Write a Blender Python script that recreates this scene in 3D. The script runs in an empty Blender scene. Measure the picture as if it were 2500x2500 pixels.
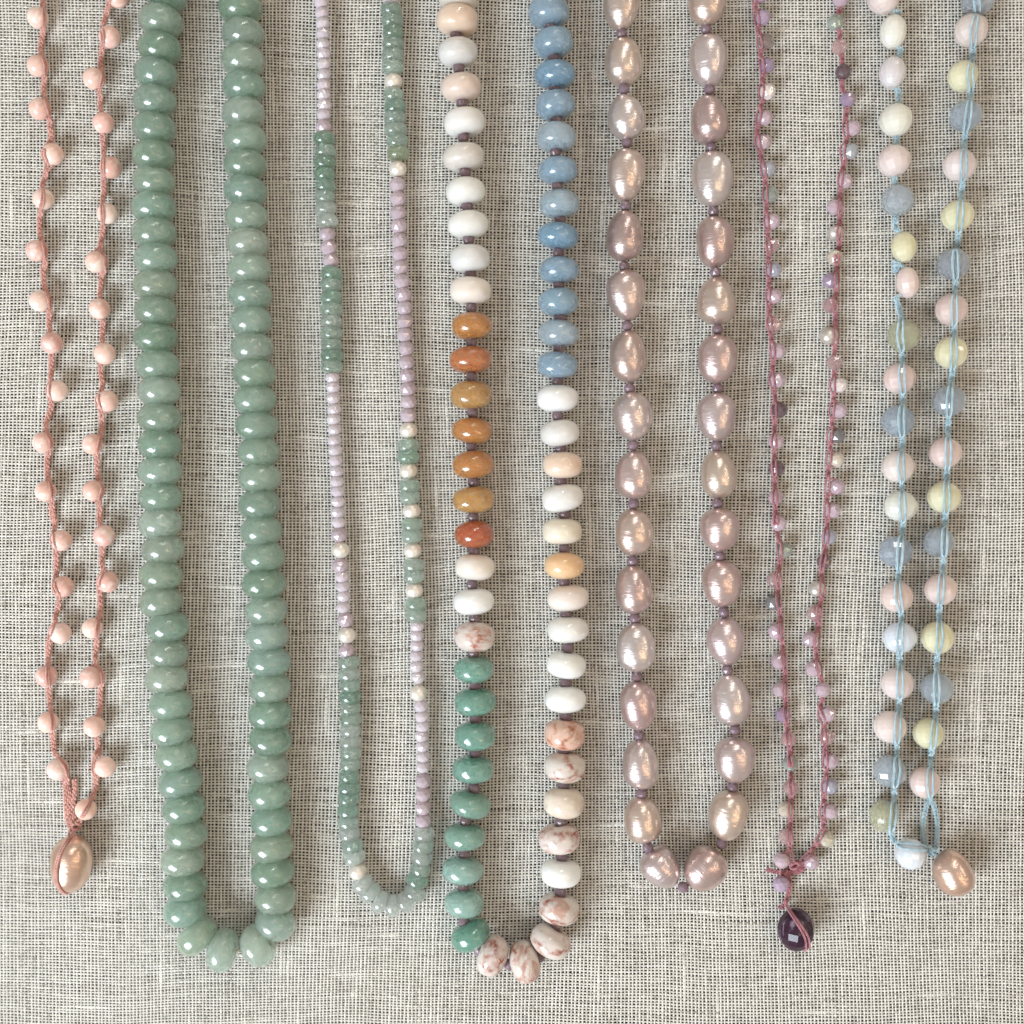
import bpy, math, random
import numpy as np
from mathutils import Vector, Matrix

R_ = random.Random(7)
NP = np.random.default_rng(11)
scene = bpy.context.scene
COL = scene.collection

# ------------------------------------------------------------------ camera
W = 0.190                      # metres of cloth across the picture
S = W / 2500.0                 # metres per photograph pixel, on the cloth
D = 0.215                      # camera height
cam_d = bpy.data.cameras.new("camera")
cam = bpy.data.objects.new("camera", cam_d)
COL.objects.link(cam)
cam.location = (0, 0, D)
cam_d.sensor_width = 36
cam_d.lens = 36 * D / W
cam_d.clip_start = 0.005
cam_d.clip_end = 20
scene.camera = cam

# ------------------------------------------------------------------ light
wd = bpy.data.worlds.new("World")
scene.world = wd
wd.use_nodes = True
bg = wd.node_tree.nodes["Background"]
bg.inputs[0].default_value = (1.0, 0.91, 0.80, 1)
bg.inputs[1].default_value = 0.40


def lamp(name, loc, size, power, color, target=(0, 0, 0), roll=0.0, sy=None):
    l = bpy.data.lights.new(name, 'AREA')
    l.energy = power
    l.color = color
    l.shape = 'RECTANGLE' if sy else 'SQUARE'
    l.size = size
    if sy:
        l.size_y = sy
    o = bpy.data.objects.new(name, l)
    COL.objects.link(o)
    o.location = loc
    q = (Vector(target) - Vector(loc)).to_track_quat('-Z', 'Y')
    o.rotation_euler = (q.to_matrix() @ Matrix.Rotation(roll, 3, 'Z')).to_euler()
    return o


lamp("window_light", (-0.36, -0.36, 0.36), 0.32, 5.9, (0.82, 0.92, 1.0), sy=0.27)
lamp("ceiling_tube_light", (0.03, 0.66, 0.80), 0.30, 1.0, (1.0, 0.97, 0.90), roll=0.75, sy=0.03)
lamp("ceiling_tube_light", (0.22, 1.0, 0.66), 0.46, 1.5, (1.0, 0.97, 0.90), roll=0.75, sy=0.05)
lamp("warm_room_light", (0.48, -0.22, 0.80), 0.09, 1.2, (1.0, 0.68, 0.40), sy=0.75)
for k_, (x_, y_, z_) in enumerate(((0.62, 0.30, 0.62), (0.70, 0.36, 0.62), (0.72, 0.18, 0.60), (0.80, 0.02, 0.62), (0.58, -0.02, 0.90))):
    lamp("string_bulb_light", (x_, y_, z_), 0.026, 0.16, (1.0, 0.88, 0.70))

scene.view_settings.view_transform = 'Standard'
scene.view_settings.look = 'None'
scene.view_settings.exposure = 0.12
scene.view_settings.gamma = 1.0
scene.render.engine = 'CYCLES'
scene.cycles.use_denoising = True
scene.cycles.max_bounces = 24
scene.cycles.volume_bounces = 18
scene.cycles.transmission_bounces = 12


# ------------------------------------------------------------------ helpers
def lin(c):
    out = []
    for v in c:
        v = v / 255.0
        out.append(v / 12.92 if v <= 0.04045 else ((v + 0.055) / 1.055) ** 2.4)
    return out


CO = {'A': 0, 'B': 700, 'C': 1300, 'D': 1800}
K = 700.0 / 1932.0


def parse(txt):
    """'A600 x,y[,w,h][:code] ...' -> list of (px, py, w, h, code) in photograph pixels"""
    ox = oy = 0
    out = []
    for t in txt.split():
        if t[0] in CO:
            ox, oy = CO[t[0]], int(t[1:])
            continue
        code = ''
        if ':' in t:
            t, code = t.split(':')
        v = [float(q) for q in t.split(',')]
        w = v[2] * K if len(v) > 2 else None
        h = v[3] * K if len(v) > 3 else None
        out.append((ox + v[0] * K, oy + v[1] * K, w, h, code))
    return out


def pos(px, py, z):
    """point of the place at height z that the photograph shows at that pixel"""
    f = (D - z) / D
    return Vector(((px - 1250) * S * f, (1250 - py) * S * f, z))


def link_mesh(name, me, parent=None):
    o = bpy.data.objects.new(name, me)
    COL.objects.link(o)
    if parent:
        o.parent = parent
    return o


def tag(o, label=None, cat=None, kind=None):
    if label:
        o["label"] = label
    if cat:
        o["category"] = cat
    if kind:
        o["kind"] = kind
    return o


def thing(name, loc, label, cat):
    o = bpy.data.objects.new(name, None)
    COL.objects.link(o)
    o.location = loc
    o.empty_display_size = 0.005
    return tag(o, label, cat)


# ------------------------------------------------------------------ materials
def newmat(name):
    m = bpy.data.materials.new(name)
    m.use_nodes = True
    nt = m.node_tree
    return m, nt, nt.nodes["Principled BSDF"]


def N(nt, kind, **kw):
    n = nt.nodes.new(kind)
    for k, v in kw.items():
        setattr(n, k, v)
    return n


def obj_coords(nt, mult=7.0):
    tc = N(nt, 'ShaderNodeTexCoord')
    oi = N(nt, 'ShaderNodeObjectInfo')
    mu = N(nt, 'ShaderNodeVectorMath', operation='SCALE')
    cb = N(nt, 'ShaderNodeCombineXYZ')
    for i in range(3):
        nt.links.new(oi.outputs['Random'], cb.inputs[i])
    mu.inputs['Scale'].default_value = mult * 5
    nt.links.new(cb.outputs[0], mu.inputs[0])
    ad = N(nt, 'ShaderNodeVectorMath', operation='ADD')
    nt.links.new(tc.outputs['Object'], ad.inputs[0])
    nt.links.new(mu.outputs[0], ad.inputs[1])
    return ad.outputs[0], oi


def mix(nt, a, b, fac, blend='MIX'):
    m = N(nt, 'ShaderNodeMix', data_type='RGBA', blend_type=blend)
    for s, v in ((m.inputs[0], fac), (m.inputs[6], a), (m.inputs[7], b)):
        if hasattr(v, 'is_output'):
            nt.links.new(v, s)
        elif isinstance(v, (int, float)):
            s.default_value = v
        else:
            s.default_value = (*v[:3], 1)
    return m.outputs[2]


def ramp(nt, src, lo, hi, to0=0.0, to1=1.0):
    r = N(nt, 'ShaderNodeMapRange')
    r.inputs[1].default_value = lo
    r.inputs[2].default_value = hi
    r.inputs[3].default_value = to0
    r.inputs[4].default_value = to1
    nt.links.new(src, r.inputs[0])
    return r.outputs[0]


def noise(nt, vec, scale, detail=3.0, rough=0.55, dist=0.0):
    n = N(nt, 'ShaderNodeTexNoise')
    n.inputs['Scale'].default_value = scale
    n.inputs['Detail'].default_value = detail
    n.inputs['Roughness'].default_value = rough
    n.inputs['Distortion'].default_value = dist
    nt.links.new(vec, n.inputs['Vector'])
    return n.outputs[0]


def stone(name, rough=0.12, sss=0.5, radius=0.0016, mott=0.35, mscale=1.6, white=0.25, dark=0.12,
          trans=0.0, coat=0.0, ior=1.54, film=0.0, speck=0.0):
    m, nt, b = newmat(name)
    v, oi = obj_coords(nt)
    c = oi.outputs['Color']
    n1 = noise(nt, v, mscale, 4.0, 0.6, 0.4)
    pale = mix(nt, c, (0.9, 0.9, 0.88), white)
    deep = mix(nt, c, (0.0, 0.0, 0.0), dark)
    c1 = mix(nt, pale, deep, ramp(nt, n1, 0.5 - mott, 0.5 + mott))
    if speck:
        n2 = noise(nt, v, 9.0, 1.0)
        c1 = mix(nt, c1, (0.04, 0.06, 0.04), ramp(nt, n2, 0.74, 0.80, 0, speck))
    nt.links.new(c1, b.inputs['Base Color'])
    n3 = noise(nt, v, 5.0, 3.0)
    nt.links.new(ramp(nt, n3, 0.3, 0.75, rough * 0.75, rough * 1.5), b.inputs['Roughness'])
    b.inputs['Subsurface Weight'].default_value = sss
    b.inputs['Subsurface Radius'].default_value = (1.0, 1.0, 0.85)
    b.inputs['Subsurface Scale'].default_value = radius
    b.inputs['Transmission Weight'].default_value = trans
    b.inputs['Coat Weight'].default_value = coat
    b.inputs['Coat Roughness'].default_value = 0.07
    b.inputs['IOR'].default_value = ior
    if film:
        b.inputs['Thin Film Thickness'].default_value = film
        b.inputs['Thin Film IOR'].default_value = 1.7
    bp = N(nt, 'ShaderNodeBump')
    bp.inputs['Strength'].default_value = 0.06
    bp.inputs['Distance'].default_value = 0.0004
    nt.links.new(noise(nt, v, 6.0, 2.0), bp.inputs['Height'])
    nt.links.new(bp.outputs[0], b.inputs['Normal'])
    return m


M = {}


def cloudy(name, rough, density, aniso=0.3, ior=1.45):
    """cloudy translucent stone: a polished surface over light-scattering mineral; the object colour is the mineral's albedo"""
    m, nt, b = newmat(name)
    v, oi = obj_coords(nt)
    b.inputs['Base Color'].default_value = (0.97, 0.98, 0.97, 1)
    b.inputs['Transmission Weight'].default_value = 1.0
    n3 = noise(nt, v, 4.0, 3.0)
    nt.links.new(ramp(nt, n3, 0.3, 0.75, rough * 0.6, rough * 1.4), b.inputs['Roughness'])
    b.inputs['IOR'].default_value = ior
    b.inputs['Coat Weight'].default_value = 1.0
    b.inputs['Coat Roughness'].default_value = 0.05
    bp = N(nt, 'ShaderNodeBump')
    bp.inputs['Strength'].default_value = 0.03
    bp.inputs['Distance'].default_value = 0.0005
    nt.links.new(noise(nt, v, 2.6, 3.0), bp.inputs['Height'])
    nt.links.new(bp.outputs[0], b.inputs['Normal'])
    nt.links.new(bp.outputs[0], b.inputs['Coat Normal'])
    pv = N(nt, 'ShaderNodeVolumePrincipled')
    nt.links.new(oi.outputs['Color'], pv.inputs['Color'])
    pv.inputs['Density'].default_value = density
    pv.inputs['Anisotropy'].default_value = aniso
    nt.links.new(pv.outputs[0], nt.nodes['Material Output'].inputs['Volume'])
    return m


M['aventurine'] = cloudy('aventurine', 0.30, 1000.0)
M['quartz'] = cloudy('quartz', 0.30, 2300.0)
M['pastel'] = cloudy('pastel', 0.30, 2200.0)
CLOUDY = {'aventurine': (0.66, 3.0), 'quartz': (0.62, 2.5), 'pastel': (0.5, 2.3)}


def albedo(r, c, p):
    """scattering albedo that gives a deep body the reflectance r, lifted for a body as small as a bead"""
    lo, hi = 0.0, 1.0
    for _ in range(30):
        q = 0.5 * (lo + hi)
        if (1 - q) * (1 - 0.139 * q) / (1 + 1.17 * q) > r:
            lo = q
        else:
            hi = q
    return 1 - c * lo ** p


M['milky'] = stone('milky_quartz', 0.45, 1.0, 0.0055, 0.22, 1.6, 0.15, 0.08, trans=0.14, coat=1.0)
M['pale_glass'] = stone('pale_glass', 0.06, 0.5, 0.0008, 0.3, 1.0, 0.1, 0.03, trans=0.25, coat=0.6)
M['mauve_glass'] = stone('mauve_glass', 0.14, 0.2, 0.0005, 0.3, 1.0, 0.05, 0.08, coat=0.5)
M['spacer_glass'] = stone('spacer_glass', 0.2, 0.0, 0.0004, 0.3, 1.0, 0.04, 0.12)
M['crystal'] = stone('crystal', 0.10, 0.2, 0.0006, 0.3, 1.2, 0.12, 0.12, trans=0.15, coat=0.4)
M['clear_crystal'] = stone('clear_crystal', 0.05, 0.0, 0.0006, 0.3, 1.2, 0.2, 0.0, trans=0.75, coat=0.5)
M['lustre_crystal'] = stone('lustre_crystal', 0.06, 0.0, 0.0006, 0.3, 1.2, 0.2, 0.2, trans=0.1, coat=1.0, film=420)


def opal_mat():
    m, nt, b = newmat('pink_opal')
    v, oi = obj_coords(nt)
    n1 = noise(nt, v, 0.8, 3.0, 0.5, 0.8)
    c = mix(nt, oi.outputs['Color'], (0.84, 0.78, 0.72), ramp(nt, n1, 0.5, 0.72, 0, 0.6))
    nt.links.new(c, b.inputs['Base Color'])
    b.inputs['Roughness'].default_value = 0.2
    b.inputs['Subsurface Weight'].default_value = 0.5
    b.inputs['Subsurface Radius'].default_value = (1, 0.7, 0.6)
    b.inputs['Subsurface Scale'].default_value = 0.0012
    return m


M['opal'] = opal_mat()


def pearl_mat(name, metal, white):
    m, nt, b = newmat(name)
    v, oi = obj_coords(nt)
    n1 = noise(nt, v, 1.3, 3.0, 0.5, 0.6)
    c = mix(nt, oi.outputs['Color'], white, ramp(nt, n1, 0.35, 0.8, 0.0, 0.5))
    nt.links.new(c, b.inputs['Base Color'])
    b.inputs['Metallic'].default_value = metal
    b.inputs['Roughness'].default_value = 0.31
    b.inputs['Coat Weight'].default_value = 0.8
    b.inputs['Coat Roughness'].default_value = 0.10
    b.inputs['Thin Film Thickness'].default_value = 480
    b.inputs['Thin Film IOR'].default_value = 1.45
    b.inputs['Specular Tint'].default_value = (1.0, 0.94, 0.9, 1)
    bp = N(nt, 'ShaderNodeBump')
    bp.inputs['Strength'].default_value = 0.22
    bp.inputs['Distance'].default_value = 0.0006
    mp = N(nt, 'ShaderNodeMapping')
    mp.inputs['Scale'].default_value = (0.7, 0.7, 4.5)
    nt.links.new(v, mp.inputs['Vector'])
    nt.links.new(noise(nt, mp.outputs[0], 1.6, 3.0, 0.6), bp.inputs['Height'])
    nt.links.new(bp.outputs[0], b.inputs['Normal'])
    return m


M['pearl'] = pearl_mat('pearl', 0.80, (0.80, 0.70, 0.66))
M['white_pearl'] = pearl_mat('white_pearl', 0.45, (0.86, 0.83, 0.79))


def jasper_mat():
    m, nt, b = newmat('jasper')
    v, oi = obj_coords(nt)
    n1 = noise(nt, v, 1.2, 4.0, 0.6, 0.3)
    base = mix(nt, oi.outputs['Color'], (0.78, 0.72, 0.66), ramp(nt, n1, 0.3, 0.7, 0, 0.3))
    ds = N(nt, 'ShaderNodeVectorMath', operation='SCALE')
    ds.inputs['Scale'].default_value = 1.0
    nz = N(nt, 'ShaderNodeTexNoise')
    nz.inputs['Scale'].default_value = 1.3
    nz.inputs['Detail'].default_value = 3
    nt.links.new(v, nz.inputs['Vector'])
    nt.links.new(nz.outputs['Color'], ds.inputs[0])
    ad = N(nt, 'ShaderNodeVectorMath', operation='ADD')
    nt.links.new(v, ad.inputs[0])
    nt.links.new(ds.outputs[0], ad.inputs[1])
    vo = N(nt, 'ShaderNodeTexVoronoi', feature='DISTANCE_TO_EDGE')
    vo.inputs['Scale'].default_value = 0.42
    nt.links.new(ad.outputs[0], vo.inputs['Vector'])
    line0 = ramp(nt, vo.outputs[0], 0.0, 0.085, 1.0, 0.0)
    lm = N(nt, 'ShaderNodeMath', operation='MULTIPLY')
    nt.links.new(line0, lm.inputs[0])
    nt.links.new(ramp(nt, noise(nt, v, 1.7, 3.0), 0.40, 0.62), lm.inputs[1])
    line = lm.outputs[0]
    patch = ramp(nt, noise(nt, v, 0.8, 6.0, 0.68, 0.8), 0.52, 0.62, 0.0, 0.75)
    mm = N(nt, 'ShaderNodeMath', operation='MULTIPLY')
    nt.links.new(patch, mm.inputs[0])
    nt.links.new(oi.outputs['Alpha'], mm.inputs[1])
    ml = N(nt, 'ShaderNodeMath', operation='MULTIPLY')
    nt.links.new(line, ml.inputs[0])
    nt.links.new(ramp(nt, oi.outputs['Alpha'], 0, 0.4), ml.inputs[1])
    c = mix(nt, base, lin((170, 104, 78)), mm.outputs[0])
    c = mix(nt, c, lin((140, 66, 46)), ml.outputs[0])
    nt.links.new(c, b.inputs['Base Color'])
    b.inputs['Roughness'].default_value = 0.16
    b.inputs['Subsurface Weight'].default_value = 0.25
    b.inputs['Subsurface Scale'].default_value = 0.0008
    return m


M['jasper'] = jasper_mat()


def amethyst_mat():
    m, nt, b = newmat('dark_amethyst')
    v, oi = obj_coords(nt)
    mp = N(nt, 'ShaderNodeMapping')
    mp.inputs['Rotation'].default_value = (0.3, 0.5, 0.4)
    mp.inputs['Scale'].default_value = (3.2, 0.5, 0.6)
    nt.links.new(v, mp.inputs['Vector'])
    n1 = noise(nt, mp.outputs[0], 1.6, 4.0, 0.6, 0.5)
    c = mix(nt, lin((52, 22, 46)), lin((190, 168, 190)), ramp(nt, n1, 0.54, 0.72, 0, 0.85))
    nt.links.new(c, b.inputs['Base Color'])
    b.inputs['Roughness'].default_value = 0.24
    b.inputs['Transmission Weight'].default_value = 0.3
    return m


M['amethyst'] = amethyst_mat()


def cord_mat(name, rgb, rgb2):
    m, nt, b = newmat(name)
    tc = N(nt, 'ShaderNodeTexCoord')
    n1 = noise(nt, tc.outputs['Object'], 900.0, 3.0)
    c = mix(nt, lin(rgb), lin(rgb2), ramp(nt, n1, 0.35, 0.65))
    nt.links.new(c, b.inputs['Base Color'])
    b.inputs['Roughness'].default_value = 0.42
    b.inputs['Sheen Weight'].default_value = 0.3
    b.inputs['Sheen Roughness'].default_value = 0.4
    return m


M['pink_cord'] = cord_mat('pink_silk_cord', (184, 132, 120), (210, 160, 148))
M['rose_cord'] = cord_mat('rose_silk_cord', (152, 92, 102), (184, 124, 132))
M['blue_cord'] = cord_mat('blue_silk_cord', (150, 178, 190), (184, 206, 214))
M['string'] = cord_mat('string', (190, 182, 170), (205, 198, 186))


def linen_mat():
    m, nt, b = newmat('linen_yarn')
    at = N(nt, 'ShaderNodeAttribute', attribute_name='yarn')
    tc = N(nt, 'ShaderNodeTexCoord')
    n1 = noise(nt, tc.outputs['Object'], 2600.0, 2.0)
    c = mix(nt, at.outputs['Color'], (0.30, 0.25, 0.19), ramp(nt, n1, 0.45, 0.8, 0, 0.3))
    nt.links.new(c, b.inputs['Base Color'])
    b.inputs['Roughness'].default_value = 0.85
    b.inputs['Specular IOR Level'].default_value = 0.2
    b.inputs['Sheen Weight'].default_value = 0.15
    return m


M['linen'] = linen_mat()
m, nt, b = newmat('dark_backing')
tcn = N(nt, 'ShaderNodeTexCoord')
cc = mix(nt, (0.016, 0.015, 0.013), (0.034, 0.030, 0.026), noise(nt, tcn.outputs['Object'], 300.0, 3.0))
nt.links.new(cc, b.inputs['Base Color'])
b.inputs['Roughness'].default_value = 0.9
M['backing'] = m


# ------------------------------------------------------------------ raw mesh from numpy quads
def np_mesh(name, verts, quads, mat, smooth=True, color=None):
    me = bpy.data.meshes.new(name)
    nv, nq = len(verts), len(quads)
    me.vertices.add(nv)
    me.vertices.foreach_set("co", np.ascontiguousarray(verts, np.float32).ravel())
    me.loops.add(nq * 4)
    me.loops.foreach_set("vertex_index", np.ascontiguousarray(quads, np.int32).ravel())
    me.polygons.add(nq)
    me.polygons.foreach_set("loop_start", np.arange(0, nq * 4, 4, dtype=np.int32))
    if color is not None:
        at = me.attributes.new('yarn', 'FLOAT_COLOR', 'POINT')
        at.data.foreach_set("color", np.ascontiguousarray(color, np.float32).ravel())
    me.update(calc_edges=True)
    me.polygons.foreach_set("use_smooth", np.full(nq, smooth))
    me.materials.append(mat)
    return me


# ------------------------------------------------------------------ the cloth: every yarn woven over and under
def smooth_noise1(n, k):
    x = NP.normal(size=n + 4 * k)
    ker = np.hanning(2 * k + 1)
    ker /= np.sqrt((ker ** 2).sum())
    return np.convolve(x, ker, 'same')[2 * k:2 * k + n]


FR = [(NP.uniform(-1, 1, 2) * sc, NP.uniform(0, 6.28), a) for sc, a in
      ((40, 5e-4), (60, 4e-4), (90, 1.8e-4), (150, 0.8e-4), (230, 0.4e-4), (400, 0.2e-4)) for _ in range(2)]
FR2 = [(NP.uniform(-1, 1, 2) * sc, NP.uniform(0, 6.28), a) for sc, a in
       ((40, 4e-4), (60, 4e-4), (90, 2.5e-4), (150, 1.6e-4), (230, 0.8e-4), (400, 0.4e-4)) for _ in range(2)]
FZ = [(NP.uniform(-1, 1, 2) * sc, NP.uniform(0, 6.28), a) for sc, a in ((60, 8e-5), (120, 6e-5), (260, 4e-5))]


def field(fr, x, y):
    o = np.zeros_like(x)
    for (k, p, a) in fr:
        o += a * np.sin(k[0] * x + k[1] * y + p)
    return o


def build_cloth():
    half = W * 0.5 * 1.075
    pw, pf = 8.9 * S, 7.25 * S
    nw, nf = int(2 * half / pw), int(2 * half / pf)
    xw = (np.arange(nw) - nw / 2) * pw + NP.normal(size=nw) * pw * 0.03
    yf = (np.arange(nf) - nf / 2) * pf + NP.normal(size=nf) * pf * 0.05
    amp = 0.10e-3
    allv, allq, allc = [], [], []
    off = 0

    def yarn(n_th, centre, cross, width, horizontal, parity):
        nonlocal off
        nc = len(cross)
        # two samples for each crossing: on it and half-way to the next
        t = np.empty(nc * 2 - 1)
        t[0::2] = cross
        t[1::2] = 0.5 * (cross[:-1] + cross[1:])
        ph = np.zeros(nc * 2 - 1)
        ph[0::2] = np.where(np.arange(nc) % 2 == 0, 1.0, -1.0)
        n = len(t)
        cream = np.array(lin((204, 200, 192)))
        grey = np.array(lin((150, 143, 132)))
        white = np.array(lin((222, 219, 213)))
        for i in range(n_th):
            sg = 1.0 if (i + parity) % 2 == 0 else -1.0
            z = amp * ph * sg
            slub = smooth_noise1(n, 9) * 0.06 + smooth_noise1(n, 2) * 0.07
            w = width * (1 + slub) * (1 + NP.normal() * 0.045)
            for _ in range(NP.poisson(0.35)):          # a thick slub now and then
                c0, ln = NP.integers(0, n), NP.integers(4, 16)
                w = w * (1 + 0.75 * np.exp(-((np.arange(n) - c0) / ln) ** 2))
            w = np.clip(w, width * 0.55, width * 1.9)
            jit = smooth_noise1(n, 6) * width * 0.07
            c = centre[i] + jit
            hgt = 0.55 * width * (1 + 0.3 * slub)
            v = np.empty((n, 3, 3))
            for q, (sw, sz) in enumerate(((-0.5, -0.35), (0.0, 0.65), (0.5, -0.35))):
                if horizontal:
                    v[:, q, 0], v[:, q, 1] = t, c + sw * w
                else:
                    v[:, q, 0], v[:, q, 1] = c + sw * w, t
                v[:, q, 2] = z + sz * hgt
            v = v.reshape(-1, 3)
            x0, y0 = v[:, 0].copy(), v[:, 1].copy()
            v[:, 0] += field(FR, x0, y0)
            v[:, 1] += field(FR2, x0, y0)
            v[:, 2] += field(FZ, x0, y0)
            tone = np.clip(0.56 + smooth_noise1(n, 20) * 0.12 + smooth_noise1(n, 3) * 0.09 + NP.normal() * 0.06, 0, 1)
            col = np.where(tone[:, None] > 0.5, cream + (white - cream) * (tone[:, None] - 0.5) * 2,
                           grey + (cream - grey) * np.clip(tone[:, None] * 2 * 1.15, 0, 1))
            col = np.repeat(col, 3, axis=0)
            allc.append(np.concatenate([col, np.ones((len(col), 1))], 1))
            allv.append(v)
            a = off + np.arange(n - 1) * 3
            for k in (0, 1):
                if horizontal:
                    qd = np.stack([a + k, a + 3 + k, a + 4 + k, a + 1 + k], 1)
                else:
                    qd = np.stack([a + k, a + 1 + k, a + 4 + k, a + 3 + k], 1)
                allq.append(qd)
            off += n * 3

    yarn(nw, xw, yf, pw * 0.47, False, 0)
    yarn(nf, yf, xw, pf * 0.50, True, 1)
    me = np_mesh('linen_cloth', np.concatenate(allv), np.concatenate(allq), M['linen'], True, np.concatenate(allc))
    o = link_mesh('linen_cloth', me)
    o.location.z = -0.30e-3
    return tag(o, 'cream open-weave linen cloth lying under all the necklaces', None, 'structure')


cloth = build_cloth()
hb = W * 0.5 * 1.10
bv = np.array([(x, y, z) for z in (-0.006, -0.00085) for x, y in ((-hb, -hb), (hb, -hb), (hb, hb), (-hb, hb))])
bq = np.array([(3, 2, 1, 0), (4, 5, 6, 7), (0, 1, 5, 4), (1, 2, 6, 5), (2, 3, 7, 6), (3, 0, 4, 7)])
bo = link_mesh('backing_board', np_mesh('backing_board', bv, bq, M['backing'], False))
tag(bo, 'dark backing board seen through the gaps of the linen', None, 'structure')


# ------------------------------------------------------------------ bead meshes (unit radius, half-length 1 along Z)
def lathe(name, prof, seg, smooth=True, wob=0.0, stagger=False, seed=0):
    rng = np.random.default_rng(seed)
    rings = []
    ph = rng.uniform(0, 6.28, 6)
    for j, (r, z) in enumerate(prof):
        a = (np.arange(seg) + (0.5 if stagger and j % 2 else 0.0)) * 2 * math.pi / seg
        rr = r * (1 + wob * (np.sin(a * 2 + ph[0] + z) + 0.6 * np.sin(a * 3 + ph[1] - z * 2)))
        zz = z * (1 + wob * 1.2 * np.sin(a + ph[2]))
        rings.append(np.stack([rr * np.cos(a), rr * np.sin(a), np.broadcast_to(zz, a.shape)], 1))
    v = np.concatenate(rings)
    faces = []
    n = len(prof)
    for j in range(n - 1):
        for i in range(seg):
            a0, a1 = j * seg + i, j * seg + (i + 1) % seg
            b0, b1 = (j + 1) * seg + i, (j + 1) * seg + (i + 1) % seg
            if stagger:
                if j % 2 == 0:
                    faces += [(a0, a1, b0), (a1, b1, b0)]
                else:
                    faces += [(a0, b1, b0), (a0, a1, b1)]
            else:
                faces.append((a0, a1, b1, b0))
    faces.append(tuple(range(seg))[::-1])
    faces.append(tuple((n - 1) * seg + i for i in range(seg)))
    me = bpy.data.meshes.new(name)
    me.from_pydata(v.tolist(), [], faces)
    me.update()
    me.polygons.foreach_set("use_smooth", np.full(len(me.polygons), smooth))
    return me


def superprof(cut, p, q, n, hole=0.0):
    pr = []
    for j in range(n + 1):
        u = math.sin((j / n - 0.5) * math.pi)
        r = max(1e-3, 1 - abs(cut * u) ** p) ** (1.0 / q)
        pr.append((r, u))
    if hole:
        pr = [(hole, -0.55), (hole, -0.96)] + pr + [(hole, 0.96), (hole, 0.55)]
    return pr


def variants(fn, n):
    return [fn(i) for i in range(n)]


MESH = {
    'rondelle': variants(lambda i: lathe('rondelle', superprof(0.84, 2.2, 2.0, 14, 0.16), 36, True, 0.012, seed=i), 4),
    'candy': variants(lambda i: lathe('candy', superprof(0.955, 2.5 + 0.2 * i, 2.1, 14, 0.20), 36, True, 0.018, seed=9 + i), 4),
    'small_rondelle': variants(lambda i: lathe('small_rondelle', superprof(0.86, 3.0, 2.0, 8), 22, True, 0.03, seed=20 + i), 4),
    'ball': variants(lambda i: lathe('ball', superprof(0.995, 2.0, 2.0, 14), 28, True, 0.006, seed=30 + i), 2),
    'facet_rondelle': [lathe('facet_rondelle', [(.38, -1), (.80, -.62), (1, 0), (.80, .62), (.38, 1)], 9, False, stagger=True),
                       lathe('facet_rondelle', [(.42, -1), (.84, -.55), (1, 0), (.84, .55), (.42, 1)], 10, False, stagger=True)],
    'facet_ball': [lathe('facet_ball', [(math.cos(t) if abs(t) < 1.3 else 0.3, math.sin(t)) for t in
                                        [(-1 + 2 * j / 9) * 1.32 for j in range(10)]], 13, False),
                   lathe('facet_ball', [(math.cos(t), math.sin(t)) for t in
                                        [(-1 + 2 * j / 8) * 1.30 for j in range(9)]], 12, False)],
}


def pearl_mesh(i):
    rng = np.random.default_rng(50 + i)
    egg = rng.uniform(-0.16, 0.16)
    blunt = rng.uniform(1.95, 2.7)
    pr = []
    n = 26
    grooves = [(rng.uniform(-0.6, 0.6), rng.uniform(0.02, 0.05), rng.uniform(0.018, 0.04)) for _ in range(i % 4)]
    for j in range(n + 1):
        u = math.sin((j / n - 0.5) * math.pi)
        r = max(1e-4, 1 - abs(0.995 * u) ** blunt) ** (1 / 2.0)
        r *= 1 + egg * u
        for g, wd_, dp in grooves:
            r *= 1 - dp * math.exp(-((u - g) / wd_) ** 2)
        pr.append((r, u))
    return lathe('pearl', pr, 36, True, 0.026, seed=60 + i)


MESH['pearl'] = variants(pearl_mesh, 8)
_mat_mesh = {}
DESAT = {'milky': 0.85, 'pastel': 0.85, 'mauve_glass': 0.55, 'crystal': 0.7, 'quartz': 0.9, 'aventurine': 0.64, 'jasper': 0.9, 'opal': 0.8, 'pale_glass': 0.6, 'spacer_glass': 0.75}


def bead(name, kind, mat, parent, c, axis, rx, hz, rgb, alpha=1.0, roll=None, label=None, variant=None):
    """one bead: its own object, sharing mesh data with its like"""
    vs = MESH[kind]
    vi = R_.randrange(len(vs)) if variant is None else variant % len(vs)
    key = (kind, vi, mat)
    if key not in _mat_mesh:
        me = vs[vi].copy()
        me.name = kind
        me.materials.clear()
        me.materials.append(M[mat])
        _mat_mesh[key] = me
    o = link_mesh(name, _mat_mesh[key], parent)
    z = Vector(axis).normalized()
    up = Vector((0, 0, 1)) if abs(z.z) < 0.9 else Vector((1, 0, 0))
    x = up.cross(z).normalized()
    y = z.cross(x)
    r = Matrix((x, y, z)).transposed()
    r = r @ Matrix.Rotation(R_.uniform(0, 6.28) if roll is None else roll, 3, 'Z')
    o.location = Vector(c) - parent.location
    o.rotation_euler = r.to_euler()
    o.scale = (rx, rx, hz)
    ds = DESAT.get(mat, 1.0)
    g = 0.3 * rgb[0] + 0.59 * rgb[1] + 0.11 * rgb[2]
    cl = lin([g + (q - g) * ds for q in rgb])
    if mat in CLOUDY:
        cl = [albedo(q, *CLOUDY[mat]) for q in cl]
    o.color = (*cl, alpha)
    if label:
        o["label"] = label
    return o


def jit(rgb, a):
    d = R_.uniform(-a, a)
    return tuple(max(0, min(255, v + d + R_.uniform(-a * .4, a * .4))) for v in rgb)


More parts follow.
